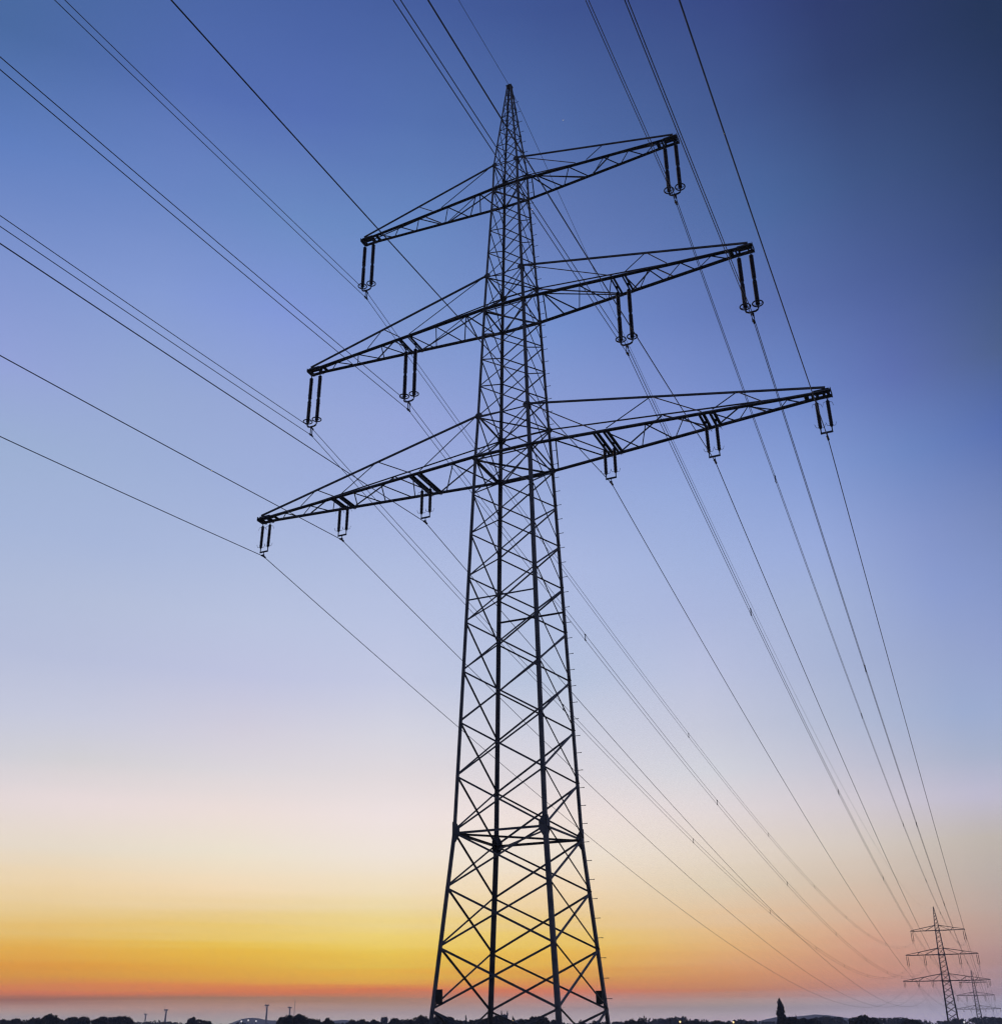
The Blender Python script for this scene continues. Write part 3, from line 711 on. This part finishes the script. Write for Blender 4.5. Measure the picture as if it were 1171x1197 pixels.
x, y, z, h = (-1578.6, 2257.5, -19.8, 82.6)
m = MB(); m.tube([(0, 0, 0), (0, 0, h)], [1.1, .35], 6)
for k in range(12): m.box((0, 0, h * (.3 + .055 * k)), 1.0 - .05 * k, .25, .18)
o = tag(m.build('radio_mast', DARKPAINT), 'faint slim radio mast right of the right-hand wind turbine', 'mast'); o.location = (x, y, z)

x, y, z, h = (-230.7, 503.5, -12.2, 20.1)
t = thing('stone_tower', 'small grey square tower with corner pinnacles above the trees by the second leg', 'tower', (x, y, z), None, .5)
m = MB(); r0, r1 = 1.75, 1.6
m.prism([(-r0, -r0, 0), (r0, -r0, 0), (r0, r0, 0), (-r0, r0, 0)], [(-r1, -r1, h - 1), (r1, -r1, h - 1), (r1, r1, h - 1), (-r1, r1, h - 1)])
m.box((0, 0, h - .8), 1.8, 1.8, .2); m.build('wall', STONE, t)
m = MB()
for sx in (-1, 0, 1):
    for sy in (-1, 0, 1):
        if sx or sy: m.box((sx * 1.5, sy * 1.5, h - .4), .26, .26, .22)
m.build('battlement', STONE, t)
for sx, sy in ((-1, -1), (1, -1), (1, 1), (-1, 1)):
    m = MB(); m.lathe([(.3, h - .6), (.3, h), (.22, h + .1), (.02, h + 1.5)], 6, (sx * 1.5, sy * 1.5, 0)); m.build('pinnacle', STONE, t)

def lamp(x, y, z, h, cold, label):
    t = thing('street_lamp', label, 'street lamp', (x, y, z), 'small lamps glowing along the horizon')
    m = MB(); m.lathe([(.12, 0), (.12, .9), (.07, 1.0), (.045, h - .35)], 8); m.build('post', DARKPAINT, t)
    m = MB(); m.lathe([(.10, h - .28), (.19, h - .16), (.23, h), (.19, h + .14), (.1, h + .22)], 12); m.build('lamp_globe', LAMP_COLD if cold else LAMP_WARM, t, True)
    m = MB(); m.lathe([(.26, h + .18), (.14, h + .30), (.02, h + .36)], 12); m.build('lamp_cap', DARKPAINT, t)
for a_ in [(-199.3, 244.3, -7.6, 11.3, 1, 'lit street lamp, left of three white lamps below the small hill on the left'), (-200.7, 249.5, -7.7, 11.7, 1, 'lit street lamp, middle of three white lamps below the small hill on the left'), (-201.8, 254.9, -7.8, 11.6, 1, 'lit street lamp, right of three white lamps below the small hill on the left'), (-116.5, 258.8, -6.6, 9.7, 0, "lit street lamp, yellow lamp glowing between the pylon's two middle legs"), (-98.0, 266.4, -6.6, 9.5, 0, "lit street lamp, bright warm lamp between the pylon's two right legs"), (-80.7, 303.7, -7.5, 10.3, 0, 'lit street lamp, warm lamp alone on the low horizon right of the pylon'), (-70.0, 327.2, -8.1, 10.7, 0, 'lit street lamp, faint warm lamp on the horizon left of the poplar'), (0.7, 287.2, -6.7, 8.8, 1, 'lit street lamp, white lamp between the two distant pylons')]: lamp(*a_)

t = thing('aircraft', 'tiny far-off aircraft, a pale speck in the sky right of the peak', 'aircraft', (-1475.2, 4116.4, 4650.4), None, 1.2)
t.scale = (.55, .55, .55)
m = MB(); m.tube([(-11, 0, 0), (-9.5, 0, 0), (7, 0, .2), (10.5, 0, .8)], [.3, 1.5, 1.5, .3], 10); m.build('fuselage', AIRFRAME, t, True)
for s in (-1, 1):
    m = MB(); m.prism([(-2.5, s * 1.2, -.5), (2.2, s * 1.2, -.5), (4.2, s * 10, .1), (2.6, s * 10, .1)], [(-2.3, s * 1.2, -.2), (2.0, s * 1.2, -.2), (4.1, s * 10, .25), (2.7, s * 10, .25)]); m.build('wing', AIRFRAME, t)
m = MB(); m.prism([(7.4, -.15, 1), (10.4, -.15, 1), (11.2, -.1, 4.4), (9.6, -.1, 4.4)], [(7.4, .15, 1), (10.4, .15, 1), (11.2, .1, 4.4), (9.6, .1, 4.4)]); m.build('tail_fin', AIRFRAME, t)

# ------------------------------------------------------------------ haze
hm = bpy.data.materials.new('evening_haze'); hm.use_nodes = True
t_ = hm.node_tree; t_.nodes.clear()
vol = t_.nodes.new('ShaderNodeVolumePrincipled')
vol.inputs['Color'].default_value = (.78, .83, .98, 1)
vol.inputs['Density'].default_value = 2.7e-4
vol.inputs['Anisotropy'].default_value = .2
oo = t_.nodes.new('ShaderNodeOutputMaterial'); t_.links.new(vol.outputs[0], oo.inputs['Volume'])
m = MB(); m.box((0, 0, 21.5), 5000, 5000, 47.5)
tag(m.build('haze', hm), 'thin evening haze lying over the fields', 'haze', kind='stuff')
